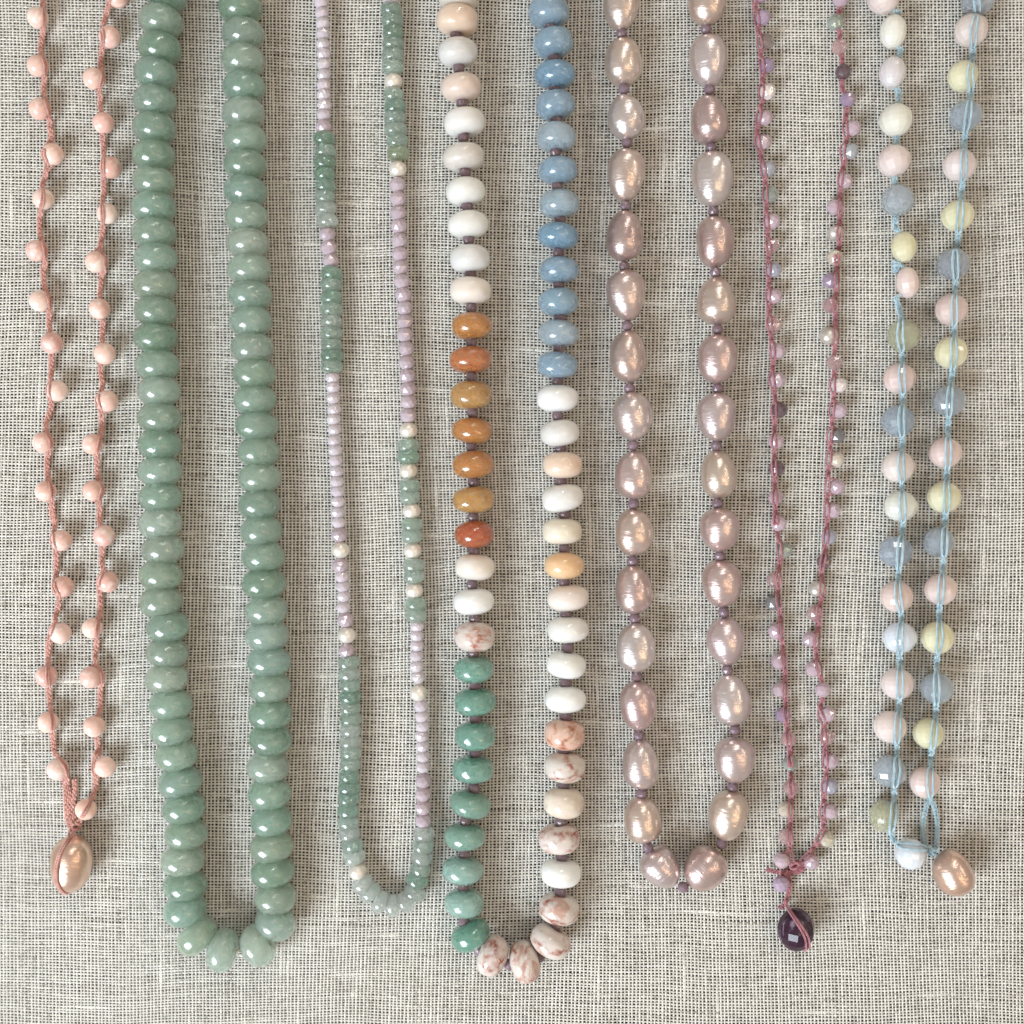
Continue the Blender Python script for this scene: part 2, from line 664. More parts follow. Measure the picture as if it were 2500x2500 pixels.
# ------------------------------------------------------------------ tubes and cords
def tube_arrays(path, rad, sides=5):
    p = np.asarray(path, float)
    n = len(p)
    t = np.gradient(p, axis=0)
    t /= np.linalg.norm(t, axis=1)[:, None] + 1e-12
    up = np.tile(np.array([0, 0, 1.0]), (n, 1))
    bad = np.abs(t[:, 2]) > 0.95
    up[bad] = (0, 1, 0)
    x = np.cross(up, t)
    x /= np.linalg.norm(x, axis=1)[:, None] + 1e-12
    y = np.cross(t, x)
    a = np.arange(sides) * 2 * math.pi / sides
    rad = np.broadcast_to(rad, (n,))
    v = p[:, None, :] + rad[:, None, None] * (np.cos(a)[None, :, None] * x[:, None, :] + np.sin(a)[None, :, None] * y[:, None, :])
    i = np.arange(n - 1)[:, None] * sides
    k = np.arange(sides)[None, :]
    k2 = (k + 1) % sides
    q = np.stack([i + k, i + k2, i + sides + k2, i + sides + k], -1).reshape(-1, 4)
    return v.reshape(-1, 3), q


class Tubes:
    def __init__(s):
        s.v, s.q, s.o = [], [], 0

    def add(s, path, rad, sides=5):
        v, q = tube_arrays(path, rad, sides)
        s.v.append(v)
        s.q.append(q + s.o)
        s.o += len(v)

    def twine(s, path, rad, pitch=0.95e-3, sides=5):
        """a two-ply thread"""
        p = resample(np.asarray(path, float), 0.16e-3)
        t = np.gradient(p, axis=0)
        t /= np.linalg.norm(t, axis=1)[:, None] + 1e-12
        x = np.cross(np.array([0, 0, 1.0]), t)
        x /= np.linalg.norm(x, axis=1)[:, None] + 1e-9
        y = np.cross(t, x)
        L = np.concatenate([[0], np.cumsum(np.linalg.norm(np.diff(p, axis=0), axis=1))])
        th = 2 * math.pi * L / pitch
        for k in (0, math.pi):
            c = p + 0.6 * rad * (np.cos(th + k)[:, None] * x + np.sin(th + k)[:, None] * y)
            s.add(c, rad * 0.44, sides)

    def build(s, name, mat, parent):
        v = np.concatenate(s.v) - np.array(parent.location)
        return link_mesh(name, np_mesh(name, v, np.concatenate(s.q), M[mat], True), parent)


def resample(p, step):
    L = np.concatenate([[0], np.cumsum(np.linalg.norm(np.diff(p, axis=0), axis=1))])
    n = max(4, int(L[-1] / step))
    t = np.linspace(0, L[-1], n)
    return np.stack([np.interp(t, L, p[:, i]) for i in range(p.shape[1])], 1)


def spline(pts, step):
    """Catmull-Rom through the points, evenly resampled"""
    p = np.asarray(pts, float)
    p = np.concatenate([[2 * p[0] - p[1]], p, [2 * p[-1] - p[-2]]])
    out = []
    u = np.linspace(0, 1, 14, endpoint=False)[:, None]
    for i in range(1, len(p) - 2):
        a, b_, c, d = p[i - 1], p[i], p[i + 1], p[i + 2]
        out.append(0.5 * (2 * b_ + (c - a) * u + (2 * a - 5 * b_ + 4 * c - d) * u ** 2 + (3 * b_ - a - 3 * c + d) * u ** 3))
    out.append(p[-2][None])
    return resample(np.concatenate(out), step)


def smooth1(a, k):
    if k < 1:
        return a
    ker = np.hanning(2 * k + 3)
    ker /= ker.sum()
    return np.convolve(np.pad(a, (k + 1, k + 1), 'edge'), ker, 'valid')


def crochet(T, nodes, beads, rs, a, sep, pitch, zlow=None):
    """Braid of three two-ply threads along nodes (points on the sight lines of the photograph, given at their own
    height); at every bead two threads pass it and the third goes through.
    beads: (centre Vector, R, mode): 't' all threads through, else over the bead's surface"""
    step = 0.16e-3
    C = spline([(v.x * D / (D - v.z), v.y * D / (D - v.z)) for v in nodes], step)     # foot points on the cloth plane
    n = len(C)
    L = np.arange(n) * step
    t = np.gradient(C, axis=0)
    t /= np.linalg.norm(t, axis=1)[:, None] + 1e-12
    nx = np.stack([t[:, 1], -t[:, 0]], 1)
    zlow = rs + 0.25e-3 if zlow is None else zlow
    th0 = 2 * math.pi * L / pitch
    base = np.full(n, zlow)
    info = []
    for c, Rb, mode in beads:
        fx, fy = c.x * D / (D - c.z), c.y * D / (D - c.z)
        i = int(np.argmin((C[:, 0] - fx) ** 2 + (C[:, 1] - fy) ** 2))
        ds = np.abs(L - L[i])
        wz = np.clip(1 - (ds - Rb) / (Rb * 0.9), 0, 1)
        base = np.maximum(base, zlow + (c.z - zlow) * wz * wz * (3 - 2 * wz))
        w = np.clip((Rb * 1.12 - ds) / (Rb * 0.42), 0, 1)
        info.append((c, Rb, mode, i, ds, w * w * (3 - 2 * w)))
    for k in range(3):
        th = th0 + k * 2 * math.pi / 3
        lat = a * np.sin(th)
        zz = base + 0.55 * a * np.sin(2 * th)
        f = (D - base) / D
        flat = np.stack([C[:, 0] + nx[:, 0] * lat, C[:, 1] + nx[:, 1] * lat], 1)
        tgt = np.concatenate([flat * f[:, None], zz[:, None]], 1)
        for c, Rb, mode, i, ds, w in info:
            if mode == 't' or k == 2:
                g = np.stack([c.x + (L - L[i]) * t[i, 0], c.y + (L - L[i]) * t[i, 1], np.full(n, c.z)], 1)
                tgt = tgt * (1 - w[:, None]) + g * w[:, None]
            else:
                sd = sep if k == 0 else -sep
                prof = np.sqrt(np.clip(1 - (ds / (Rb * 1.2)) ** 2, 0, 1))
                fx = C[:, 0] + nx[:, 0] * sd * prof
                fy = C[:, 1] + nx[:, 1] * sd * prof
                z = base.copy()
                for _ in range(5):
                    gx, gy = fx * (D - z) / D, fy * (D - z) / D
                    d2 = ((gx - c.x) ** 2 + (gy - c.y) ** 2) / (Rb * 1.02) ** 2
                    h = np.where(d2 < 1, c.z + Rb * np.sqrt(np.clip(1 - d2, 0, 1)) + rs * 1.1, base)
                    z = 0.5 * z + 0.5 * np.maximum(h, base)
                z = smooth1(z, 4)
                g = np.stack([fx * (D - z) / D, fy * (D - z) / D, z], 1)
                w2 = np.clip(w * 1.6, 0, 1)
                tgt = tgt * (1 - w2[:, None]) + g * w2[:, None]
        T.twine(tgt, rs)
    return C


def curve3(pts, step=0.2e-3):
    return spline([tuple(p) for p in pts], step)


def lift_over(pts, c, rx, ry, rz, ang, rs):
    """lay a thread over an ellipsoid resting on the cloth"""
    p = spline([tuple(q) for q in pts], 0.2e-3)
    p[:, 0] *= (D - rz) / (D - p[:, 2])
    p[:, 1] *= (D - rz) / (D - p[:, 2])
    ca, sa = math.cos(ang), math.sin(ang)
    dx, dy = p[:, 0] - c.x, p[:, 1] - c.y
    u = (dx * ca + dy * sa) / rx
    v = (-dx * sa + dy * ca) / ry
    q = 1 - u * u - v * v
    h = np.where(q > 0, c.z + rz * np.sqrt(np.clip(q, 0, 1)) + rs, 0)
    z = np.maximum(p[:, 2], h)
    p[:, 2] = np.maximum(smooth1(z, 4), h)
    return p


def base_of(px, py):
    return pos(px, py, 0.0)


def nodes_of(txt, z=0.0010):
    return [pos(p[0], p[1], z) for p in parse(txt)]


KM = K * S                     # crop pixel -> metres


# ================================================================== 1 pink opal crochet necklace
t1 = thing('crochet_necklace', base_of(160, 1250),
           'pink crochet cord necklace with small round pink opal beads and one pearl clasp', 'necklace')
PL = parse("A0 255,-190 255,120 255,445 268,735 355,1040 292,1340:o 248,1690 A600 272,372 350,657:t 385,978 290,1325 308,1655 "
           "A1200 413,330 425,640 408,955 313,1243:o 325,1555:o A1800 390,215")
PR = parse("A0 745,-330 795,-20 740,250:o 632,530 698,828:t 745,1128 722,1440:o 647,1765 A600 672,425:t 708,727:t 722,1047 625,1337:o "
           "628,1650 A1200 702,297:t 728,610 622,920:o 612,1252 635,1582:t 707,1855 A1800 580,485:o")
NL = nodes_of("A0 300,-260 290,-130 290,0 298,130 285,240 275,340 308,440 295,560 300,640 328,740 335,850 345,940 290,1030 315,1120 "
              "290,1240 288,1340 268,1450 272,1580 305,1680 300,1800 A600 290,150 300,260 335,370 330,480 335,560 348,657 345,760 345,870 "
              "322,980 345,1080 315,1180 315,1250 345,1330 320,1420 320,1540 350,1640 350,1750 360,1860 A1200 345,100 370,230 350,320 "
              "375,420 378,560 362,640 395,720 375,850 345,930 325,1030 325,1150 322,1250 328,1350 340,1450 355,1560 355,1660 370,1760 "
              "A1800 385,120 445,210 450,300 470,400 470,500 490,590 480,640")
NR = nodes_of("A0 745,-300 735,-150 735,-20 715,100 690,200 692,250 685,340 680,440 695,520 675,600 680,740 698,830 690,910 700,1030 690,1120 "
              "695,1200 700,1290 690,1370 690,1450 690,1550 680,1680 712,1760 690,1850 A600 685,200 675,330 672,425 690,500 690,640 705,727 "
              "675,800 690,950 655,1030 680,1130 685,1240 672,1330 655,1420 660,1560 692,1640 670,1720 675,1860 A1200 670,130 675,230 702,297 "
              "685,400 690,530 662,610 675,720 675,830 658,910 650,1030 645,1150 690,1240 675,1340 675,1460 660,1520 635,1582 655,1680 665,1780 "
              "A1800 650,100 628,200 645,320 620,410 585,480 530,570 505,600")
T = Tubes()
for lst, nds in ((PL, NL), (PR, NR)):
    bl = []
    for (px, py, w, h, code) in lst:
        Rb = 71 * KM * R_.uniform(0.97, 1.03)
        c = pos(px, py, Rb + 0.0001)
        bl.append((c, Rb, code or 's'))
        ax = Vector((R_.uniform(-.4, .4), 1, R_.uniform(-.3, .3)))
        bead('bead', 'ball', 'opal', t1, c, ax, Rb, Rb * 1.0,
             jit(R_.choice([(222, 172, 156), (228, 184, 168), (218, 166, 152), (226, 190, 176)]), 5))
    crochet(T, nds, bl, 0.26e-3, 0.36e-3, 0.24e-3, 2.8e-3)
T2 = nodes_of("A1800 425,250 440,330 445,430 450,520 470,600", 0.0012)
crochet(T, T2, [], 0.28e-3, 0.34e-3, 0.2e-3, 2.6e-3)
T3 = nodes_of("A1800 500,280 505,360 495,450 505,540 530,590", 0.0012)
crochet(T, T3, [], 0.26e-3, 0.30e-3, 0.2e-3, 2.6e-3)
kc = pos(*parse("A1800 515,590")[0][:2], 0.0013)
for q in range(3):
    T.twine(curve3([kc + Vector((math.cos(u + q) * 0.75e-3, math.sin(u + q) * 0.6e-3 - 0.0002 * u * .2, 0.35e-3 * math.sin(u * 2 + q) + 0.0002 * q))
                    for u in np.linspace(0, 7.5, 18)]), 0.30e-3)
pc = parse("A1800 480,857")[0]
prx, prz = 130 * KM, 186 * KM
c = pos(pc[0], pc[1], prx)
ax = Vector((0.10, 1, 0))
bead('clasp_pearl', 'pearl', 'pearl', t1, c, ax, prx, prz, (214, 176, 152), variant=0, label='oval champagne pearl wrapped by the pink cord')
for dxy in (0, 14):
    pts = [pos(p[0] + dxy * K, p[1], 0.0022) for p in parse("A1800 482,630 470,680 440,760 420,870 425,970 445,1045 462,1052")]
    T.twine(lift_over(pts, c, prx, prz, prx, math.atan2(1, 0.1) - math.pi / 2, 0.28e-3), 0.27e-3)
pts = [pos(p[0], p[1], 0.0018) for p in parse("A1800 470,600 465,640 455,700")]
T.twine(curve3(pts), 0.28e-3)
T.build('cord', 'pink_cord', t1)


# ================================================================== strung necklaces: generic placement along an ordered list
def strung(parent, items, spec, string_r=0.22e-3, string_mat='string'):
    """items: ordered (px,py,w,h,code); spec(code,w,h)->dict(name,kind,mat,w,h,rgb,alpha,label). All beads share the axis height of the biggest."""
    info = []
    for it in items:
        info.append(spec(it[4], it[2], it[3]))
    cs = []
    for it, sp in zip(items, info):
        cs.append(pos(it[0], it[1], sp['z']))
    for i, (c, sp) in enumerate(zip(cs, info)):
        a, b2 = cs[max(0, i - 1)], cs[min(len(cs) - 1, i + 1)]
        ax = (b2 - a)
        ax.z = 0
        ax = ax.normalized() + Vector((R_.uniform(-.05, .05), R_.uniform(-.05, .05), R_.uniform(-.04, .04))) * sp.get('tilt', 1.0)
        f = (D - c.z) / D
        bead(sp['name'], sp['kind'], sp['mat'], parent, c, ax, sp['w'] / 2 * KM * f, sp['h'] / 2 * KM * f, sp['rgb'],
             sp.get('alpha', 1.0), label=sp.get('label'), variant=sp.get('variant'))
    T = Tubes()
    T.add(spline([tuple(c) for c in cs], 0.6e-3), string_r, 6)
    T.build('string', string_mat, parent)


# ================================================================== 2 green aventurine necklace
t2 = thing('bead_necklace', base_of(520, 1250),
           'necklace of large smooth translucent green aventurine rondelle beads', 'necklace')
GL = parse("A0 1120,-210 1118,-40 1085,145 1077,330 1052,500 1045,685 1042,865 1035,1050 1037,1225 1037,1400 1040,1570 1050,1745 "
           "A600 1048,265 1050,440 1050,620 1062,805 1072,980 1078,1160 1078,1340 1078,1520 1082,1695 "
           "A1200 1080,215 1100,390 1085,565 1085,740 1133,915 1128,1085 1125,1260 1150,1435 1160,1610 "
           "A1800 1192,120 1213,300 1240,475 1255,650 1233,825 1250,995 1245,1160 1330,1340 1500,1435")
GR = parse("A0 1620,-300 1620,-125 1622,55 1640,230 1637,410 1645,590 1640,765 1650,940 1652,1110 1655,1290 1662,1465 1670,1640 1680,1815 "
           "A600 1685,335 1690,510 1700,690 1715,865 1720,1040 1730,1215 1743,1390 1750,1565 1748,1745 "
           "A1200 1760,265 1775,440 1780,620 1795,800 1800,970 1812,1145 1817,1320 1820,1500 1825,1670 "
           "A1800 1805,200 1815,380 1830,560 1830,735 1838,905 1855,1080 1855,1250 1740,1400")
GREENS = [(116, 152, 122), (126, 162, 134), (108, 146, 116), (134, 164, 134), (118, 158, 134), (126, 154, 124)]


def spec_green(code, w, h):
    return dict(name='bead', kind='rondelle', mat='aventurine', w=R_.uniform(286, 298), h=R_.uniform(184, 192), z=146 * KM, rgb=jit(R_.choice(GREENS), 8), tilt=1.6)


strung(t2, GL + GR[::-1], spec_green)


# ================================================================== 3 dainty mixed necklace
t3 = thing('bead_necklace', base_of(920, 1250),
           'slim necklace of tiny lilac and mauve faceted beads, small green rondelles and white pearls', 'necklace')
DL = parse("B0 225,-120:p 228,-50:p 232,20:p 238,90:p 243,160:p 245,230:p 245,300:p 250,365:p 250,435:p 252,505:p 250,575:p 250,640:p 255,710:p 250,775:p "
           "250,858:m 252,940:gd 258,1022:g 257,1098:gd 255,1175:gd 260,1255:gd 258,1330:g 262,1405:gl 275,1490:gl 275,1578:m 285,1670:m 297,1760:m 302,1845:gd 300,1920:g "
           "B600 302,350:gd 302,430:g 302,510:gl 302,590:g 303,665:g 305,742:gd 304,815:g "
           "308,888:p 312,955:p 315,1028:p 320,1102:p 318,1170:p 322,1238:p 322,1310:p 328,1378:p 330,1448:p 335,1520:p 340,1590:p 345,1655:p 347,1725:p 345,1795:p 350,1865:p "
           "B1200 355,290:m 363,395:w 363,500:m 373,575:p 380,640:p 385,705:p 383,780:p 397,862:m 405,968:w 405,1073:m "
           "420,1155:g 422,1232:gl 425,1305:g 427,1385:gd 428,1460:g 430,1535:g 430,1610:gl 430,1685:gl 430,1760:g 428,1838:g "
           "B1800 420,263:gd 420,340:gd 417,415:gd 415,495:gd 415,575:g 425,650:gx 443,725:g 455,805:gl 480,905:w 515,990:gx 562,1045:gx 630,1110:gx 715,1135:gx")
DR = parse("B0 690,-130:p 698,-60:p 705,10:p 705,70:gd 712,145:g 715,222:gd 716,300:g 715,375:g 713,455:g 720,550:w 720,645:g 730,722:gd 730,797:g 735,875:g 745,955:g 752,1032:go 748,1140:w "
           "748,1245:m 752,1340:m 752,1435:m 757,1525:m 760,1620:m 763,1713:m "
           "B600 767,145:m 777,240:m 787,332:m 795,420:m 797,510:m 797,600:m 806,692:m 808,788:m 815,877:m 820,965:m 822,1053:m 820,1143:m 820,1245:w 818,1350:g 820,1423:gd "
           "820,1518:w 828,1620:g 830,1695:g 842,1787:w B1200 845,225:g 843,300:g 848,398:w 857,497:g 858,572:g 860,667:w 867,760:g 870,835:g "
           "880,908:p 878,972:p 878,1038:p 875,1108:p 877,1178:p 887,1250:p 888,1358:w 907,1445:p 912,1515:p 917,1582:p 910,1648:p 915,1715:p 920,1785:p 918,1855:p "
           "B1800 922,292:m 920,382:m 920,472:m 922,562:m 925,650:gx 918,730:g 910,812:gx 900,890:g 880,965:gd 862,1050:gx 800,1110:gx")


def spec_dainty(code, w, h):
    z = 76 * KM
    if code == 'p':
        return dict(name='bead', kind='facet_rondelle', mat='pale_glass', w=102, h=82, z=z, rgb=jit((216, 196, 208), 4), tilt=3.5)
    if code == 'm':
        return dict(name='bead', kind='facet_rondelle', mat='mauve_glass', w=118, h=100, z=z, rgb=jit((182, 152, 166), 4), tilt=3.5)
    if code == 'w':
        return dict(name='pearl', kind='ball', mat='white_pearl', w=124, h=114, z=z, rgb=(222, 214, 202))
    rgb = {'g': (122, 164, 134), 'gd': (92, 142, 112), 'gl': (148, 182, 152), 'gx': (158, 184, 162), 'go': (122, 140, 92)}[code]
    return dict(name='bead', kind='small_rondelle', mat='aventurine', w=R_.uniform(144, 153), h=90, z=z, rgb=jit(rgb, 8), tilt=1.5)


strung(t3, DL + DR[::-1], spec_dainty, 0.15e-3)


# ================================================================== 4 candy-coloured gemstone necklace
t4 = thing('bead_necklace', base_of(1260, 1250),
           'multicoloured gemstone rondelle necklace in blue, orange, teal, white and red-veined beads with mauve spacers', 'necklace')
CL = parse("B0 1160,-220:ps 1145,-100:s 1155,-15:pg 1142,45:s 1150,140:pe 1140,240:s 1153,355:cw 1160,458:s 1175,590:pp 1182,690:s 1198,825:wh 1190,925:s 1192,1060:gw 1203,1165:s "
           "1205,1290:wh 1215,1390:s 1222,1515:wh 1225,1615:s 1235,1745:cw 1240,1852:s B600 1240,305:ps 1243,420:s 1246,540:or 1245,650:s 1238,768:od 1247,888:s "
           "1243,1008:ol 1252,1125:s 1250,1245:or 1247,1360:s 1257,1475:or 1258,1592:s 1260,1712:ol 1257,1830:s B1200 1263,290:ox 1260,400:s 1267,510:ps 1250,628:s "
           "1260,742:ww 1266,858:s 1267,978:j1 1258,1090:s 1262,1200:te 1270,1315:s 1270,1418:te 1273,1530:s 1270,1645:te 1272,1762:s "
           "B1800 1255,215:te 1265,345:s 1238,450:tg 1205,565:s 1202,668:tg 1197,790:s 1187,895:tl 1193,1018:s 1197,1115:tl 1195,1243:s 1238,1330:td 1300,1435:s "
           "1385,1470:j1 1505,1530:s")
CR = parse("C0 105,-140:bl 120,-30:s 110,85:bl 118,168:s 142,290:bl 142,388:s 152,505:bd 148,598:s 155,710:bl 160,805:s 160,925:bp 155,1025:s 172,1150:bl 168,1255:s "
           "182,1375:bp 185,1478:s 172,1590:bd 174,1705:s 178,1820:bl 178,1922:s C600 175,380:bl 187,483:s 178,590:bp 178,695:s 168,805:bl 168,918:s 168,1030:ww "
           "170,1145:s 185,1262:cw 190,1370:s 203,1478:pe 192,1590:s 202,1700:wh 217,1810:s C1200 198,268:cr 215,390:s 213,500:pf 212,610:s 240,718:ps 226,830:s "
           "238,930:wh 240,1055:s 228,1170:ww 222,1290:s 222,1400:ww 225,1520:s 217,1637:j2 208,1755:s C1800 220,200:j1 208,325:s 212,440:j0 192,570:s 180,683:j1 "
           "198,808:s 192,915:ww 188,1045:s 178,1155:j1 160,1265:s 122,1375:j1 45,1480:s -50,1512:j1")
CANDY = {
    'pe': ((224, 190, 164), 'peach'), 'pp': ((222, 194, 178), 'pale peach'), 'pg': ((206, 192, 176), 'grey peach'), 'ps': ((224, 208, 196), 'pinkish white'),
    'cw': ((212, 208, 204), 'cloudy white'), 'wh': ((222, 218, 210), 'white'), 'gw': ((206, 196, 186), 'greyish white'), 'ww': ((230, 228, 222), 'milky white'),
    'cr': ((220, 206, 182), 'cream'), 'pf': ((224, 172, 116), 'apricot'), 'or': ((216, 126, 50), 'orange'), 'od': ((210, 112, 50), 'dark orange'),
    'ol': ((222, 144, 76), 'light orange'), 'ox': ((200, 90, 24), 'deep orange'), 'te': ((116, 164, 146), 'teal green'), 'tg': ((124, 164, 144), 'grey green'),
    'tl': ((146, 188, 172), 'pale teal'), 'td': ((100, 154, 134), 'dark teal'), 'bl': ((142, 172, 206), 'blue'), 'bd': ((124, 160, 196), 'deeper blue'),
    'bp': ((162, 186, 212), 'pale blue'), 'j0': ((206, 192, 174), 'cream mottled'), 'j1': ((196, 184, 175), 'white and red-brown veined'), 'j2': ((204, 160, 138), 'strongly red veined')}


def spec_candy(code, w, h):
    z = 139 * KM
    if code == 's':
        return dict(name='spacer_bead', kind='facet_rondelle', mat='spacer_glass', w=82, h=84, z=z, rgb=jit((118, 90, 102), 5), tilt=2.0)
    rgb, nm = CANDY[code]
    j = code[0] == 'j'
    return dict(name='bead', kind='candy', mat='jasper' if j else ('milky' if code in ('ww', 'wh', 'cw', 'ps', 'pp', 'pe', 'pf', 'cr', 'gw', 'pg') else 'quartz'), w=R_.uniform(270, 282), h=R_.uniform(172, 184) if not j else R_.uniform(188, 198),
                z=z, rgb=jit(rgb, 3), alpha={'j0': 0.15, 'j1': 0.75, 'j2': 1.0}.get(code, 1.0), label=nm + ' stone bead')


strung(t4, CL + CR[::-1], spec_candy, 0.2e-3)


# ================================================================== 5 pearl necklace
t5 = thing('pearl_necklace', base_of(1650, 1250),
           'necklace of large oval pink champagne freshwater pearls with tiny mauve spacers', 'necklace')
QL = parse("C0 590,-330,245,320 595,-130:s 598,50,245,310 600,228:s 612,415,245,325 615,600:s 632,790,245,305 637,962:s 630,1180,242,362 627,1390:s 622,1590,250,335 620,1797:s "
           "C600 630,335,260,340 638,538:s 642,745,250,352 655,962:s 675,1150,270,322 677,1342:s 680,1545,250,328 680,1738:s "
           "C1200 685,275,248,320 677,468:s 683,660,250,325 690,853:s 697,1050,255,328 706,1248:s 713,1443,255,330 717,1640:s "
           "C1800 725,180,245,338 735,380:s 742,555,255,312 778,742:s 870,880,252,285 1015,1010:s")
QR = parse("C0 1170,-340,255,330 1170,-150:s 1175,20,255,310 1170,198:s 1183,410,252,352 1193,605:s 1193,805,255,328 1205,997:s 1213,1210,270,368 1220,1425:s 1230,1630,258,342 1232,1833:s "
           "C600 1237,370,255,322 1248,565:s 1245,765,255,328 1248,962:s 1240,1155,255,322 1238,1345:s 1253,1540,245,328 1247,1738:s "
           "C1200 1262,257,260,292 1262,435:s 1277,620,262,322 1288,810:s 1302,1010,258,328 1313,1203:s 1335,1400,260,338 1365,1605:s "
           "C1800 1360,150,262,305 1350,335:s 1315,525,262,338 1275,718:s 1160,885,275,300")
PEARLS = [(202, 178, 172), (192, 166, 164), (206, 188, 188), (210, 190, 178), (186, 160, 156), (212, 200, 200)]


def spec_pearl(code, w, h):
    z = 128 * KM
    if code == 's':
        return dict(name='spacer_bead', kind='facet_rondelle', mat='spacer_glass', w=80, h=72, z=z, rgb=jit((122, 92, 106), 5), tilt=2.0)
    return dict(name='pearl', kind='pearl', mat='pearl', w=w / K, h=h / K, z=z, rgb=jit(R_.choice(PEARLS), 4))


strung(t5, QL + QR[::-1], spec_pearl, 0.2e-3)


# ================================================================== 6 rose crochet necklace with tiny crystals
t6 = thing('crochet_necklace', base_of(1950, 1250),
           'rose crochet cord necklace with tiny purple and grey crystals and a dark amethyst clasp bead', 'necklace')
XC = {'l': ('crystal', (176, 140, 176)), 'b': ('lustre_crystal', (118, 84, 84)), 'v': ('crystal', (158, 122, 160)), 'w': ('lustre_crystal', (222, 204, 204)),
      'm': ('mauve_glass', (188, 148, 166)), 'g': ('lustre_crystal', (148, 146, 156)), 'k': ('lustre_crystal', (128, 130, 124)), 'c': ('clear_crystal', (232, 200, 200)),
      'i': ('mauve_glass', (148, 146, 172)), 'd': ('crystal', (94, 48, 66)), 'n': ('white_pearl', (186, 178, 170)), 'h': ('crystal', (110, 106, 106)),
      'e': ('lustre_crystal', (196, 180, 162))}
XL = parse("D0 150,-200:ms 160,-40:ls 172,118:ls 197,280:bs 200,440:vs 203,618:ws 187,795:ms 177,957:ms 208,1138:gs 222,1312:ks 235,1490:ms 235,1655:cs 247,1820:is "
           "D600 252,340:ms 250,530:cs 275,708:ms 270,905:mo 285,1105:do 262,1318:mo 265,1500:do 258,1695:mo 278,1870:mo "
           "D1200 315,395:ks 250,595:co 243,748:ho 260,940:mo 280,1145:mo 290,1335:mo 308,1505:vo 345,1670:co D1800 358,175:ko 360,340:co 325,485:es 330,670:co 300,830:mo 295,990:lo")
XR = parse("D0 690,-170:ms 695,-5:mt 663,150:kt 688,315:ct 713,485:dt 745,670:vt 778,865:ms 762,1020:gs 725,1220:mo 658,1395:mo 660,1570:no 660,1735:es "
           "D600 625,235:vs 625,400:cs 615,605,130,105:ns 655,785:ct 688,940:ws 690,1110:ms 675,1280:hs 670,1440:es 672,1625:ms 645,1785:mo "
           "D1200 618,305:io 585,470:do 535,655:no 520,820:cs 490,995:ms 512,1195:ms 575,1335:mt 608,1500:ms 605,1655:cs D1800 632,160:ms 627,330:is 627,500:ms 605,690:es 500,840:ms")
XNL = nodes_of("D0 95,-260 100,-120 112,-30 125,80 145,230 152,310 170,500 160,640 165,690 140,800 135,950 160,1050 172,1140 190,1240 185,1320 195,1390 195,1500 205,1570 210,1700 208,1810 212,1900 "
               "D600 215,240 205,330 215,440 215,530 228,610 240,780 232,900 255,1030 245,1105 250,1220 245,1320 250,1400 248,1500 252,1600 252,1697 258,1790 258,1880 "
               "D1200 256,120 258,215 280,330 285,430 280,550 275,680 290,850 300,1000 320,1180 325,1350 330,1540 345,1680 360,1850 "
               "D1800 358,60 360,180 365,350 360,500 355,650 355,760 370,850", 0.0008)
XNR = nodes_of("D0 690,-260 690,-100 692,-5 690,60 668,150 690,210 690,315 705,390 712,485 705,580 742,670 735,750 725,850 735,940 708,1010 720,1100 705,1150 692,1220 695,1300 692,1400 690,1560 685,1680 672,1780 "
               "D600 672,60 672,250 660,400 665,560 670,610 655,700 655,785 655,850 640,940 650,1010 635,1110 640,1190 620,1290 625,1370 615,1450 612,1560 608,1640 602,1780 605,1900 "
               "D1200 600,250 590,400 575,480 565,540 575,650 555,800 545,950 530,1080 555,1190 560,1240 575,1335 570,1400 555,1490 580,1560 582,1660 590,1720 590,1800 "
               "D1800 600,60 590,160 600,250 582,330 585,420 570,500 580,600 540,700 480,790 420,845 375,860", 0.0008)
T = Tubes()
for lst, nds in ((XL, XNL), (XR, XNR)):
    bl = []
    for (px, py, w, h, code) in lst:
        Rb = 56 * KM * R_.uniform(0.96, 1.04) if w is None else w / 2 * S
        c = pos(px, py, Rb + 0.0001)
        bl.append((c, Rb, code[1]))
        mt, rgb = XC[code[0]]
        ax = Vector((R_.uniform(-.7, .7), 1, R_.uniform(-.6, .6)))
        bead('bead', 'ball' if mt == 'white_pearl' else 'facet_rondelle', mt, t6, c, ax, Rb, Rb * 0.86, jit(rgb, 5))
    crochet(T, nds, bl, 0.23e-3, 0.34e-3, 0.42e-3, 2.3e-3)
for txt in ("D1800 195,890 250,905 330,915 390,890 440,870", "D1800 460,845 420,900 360,915 320,910 350,960 355,1010 338,1070 328,1120",
            "D1800 280,1155 300,1140 325,1130", "D1800 400,830 380,880 410,905 450,885"):
    crochet(T, nodes_of(txt, 0.0010), [], 0.22e-3, 0.30e-3, 0.3e-3, 2.3e-3, zlow=0.0009)
kc = pos(*parse("D1800 385,865")[0][:2], 0.0016)
for q in range(3):
    T.twine(curve3([kc + Vector((math.cos(u + q) * 0.8e-3, math.sin(u * 1.1 + q) * 0.6e-3, 0.3e-3 * math.sin(u * 2 + q))) for u in np.linspace(0, 7, 18)]), 0.22e-3)
pc = parse("D1800 396,1296")[0]
rx, rz = 122 * KM, 140 * KM
c = pos(pc[0], pc[1], rx * 0.9)
bead('clasp_bead', 'facet_ball', 'amethyst', t6, c, (0.1, 1, 0), rx, rz, (60, 30, 55), label='big dark amethyst bead with pale streaks', variant=1)
for txt in ("D1800 325,1120 345,1165 390,1240 425,1310 442,1390 448,1440", "D1800 335,1125 365,1175 410,1240 450,1310 470,1390 472,1430"):
    pts = [pos(p[0], p[1], 0.0018) for p in parse(txt)]
    T.twine(lift_over(pts, c, rx, rz, rx, 0.0, 0.24e-3), 0.25e-3)
T.build('cord', 'rose_cord', t6)


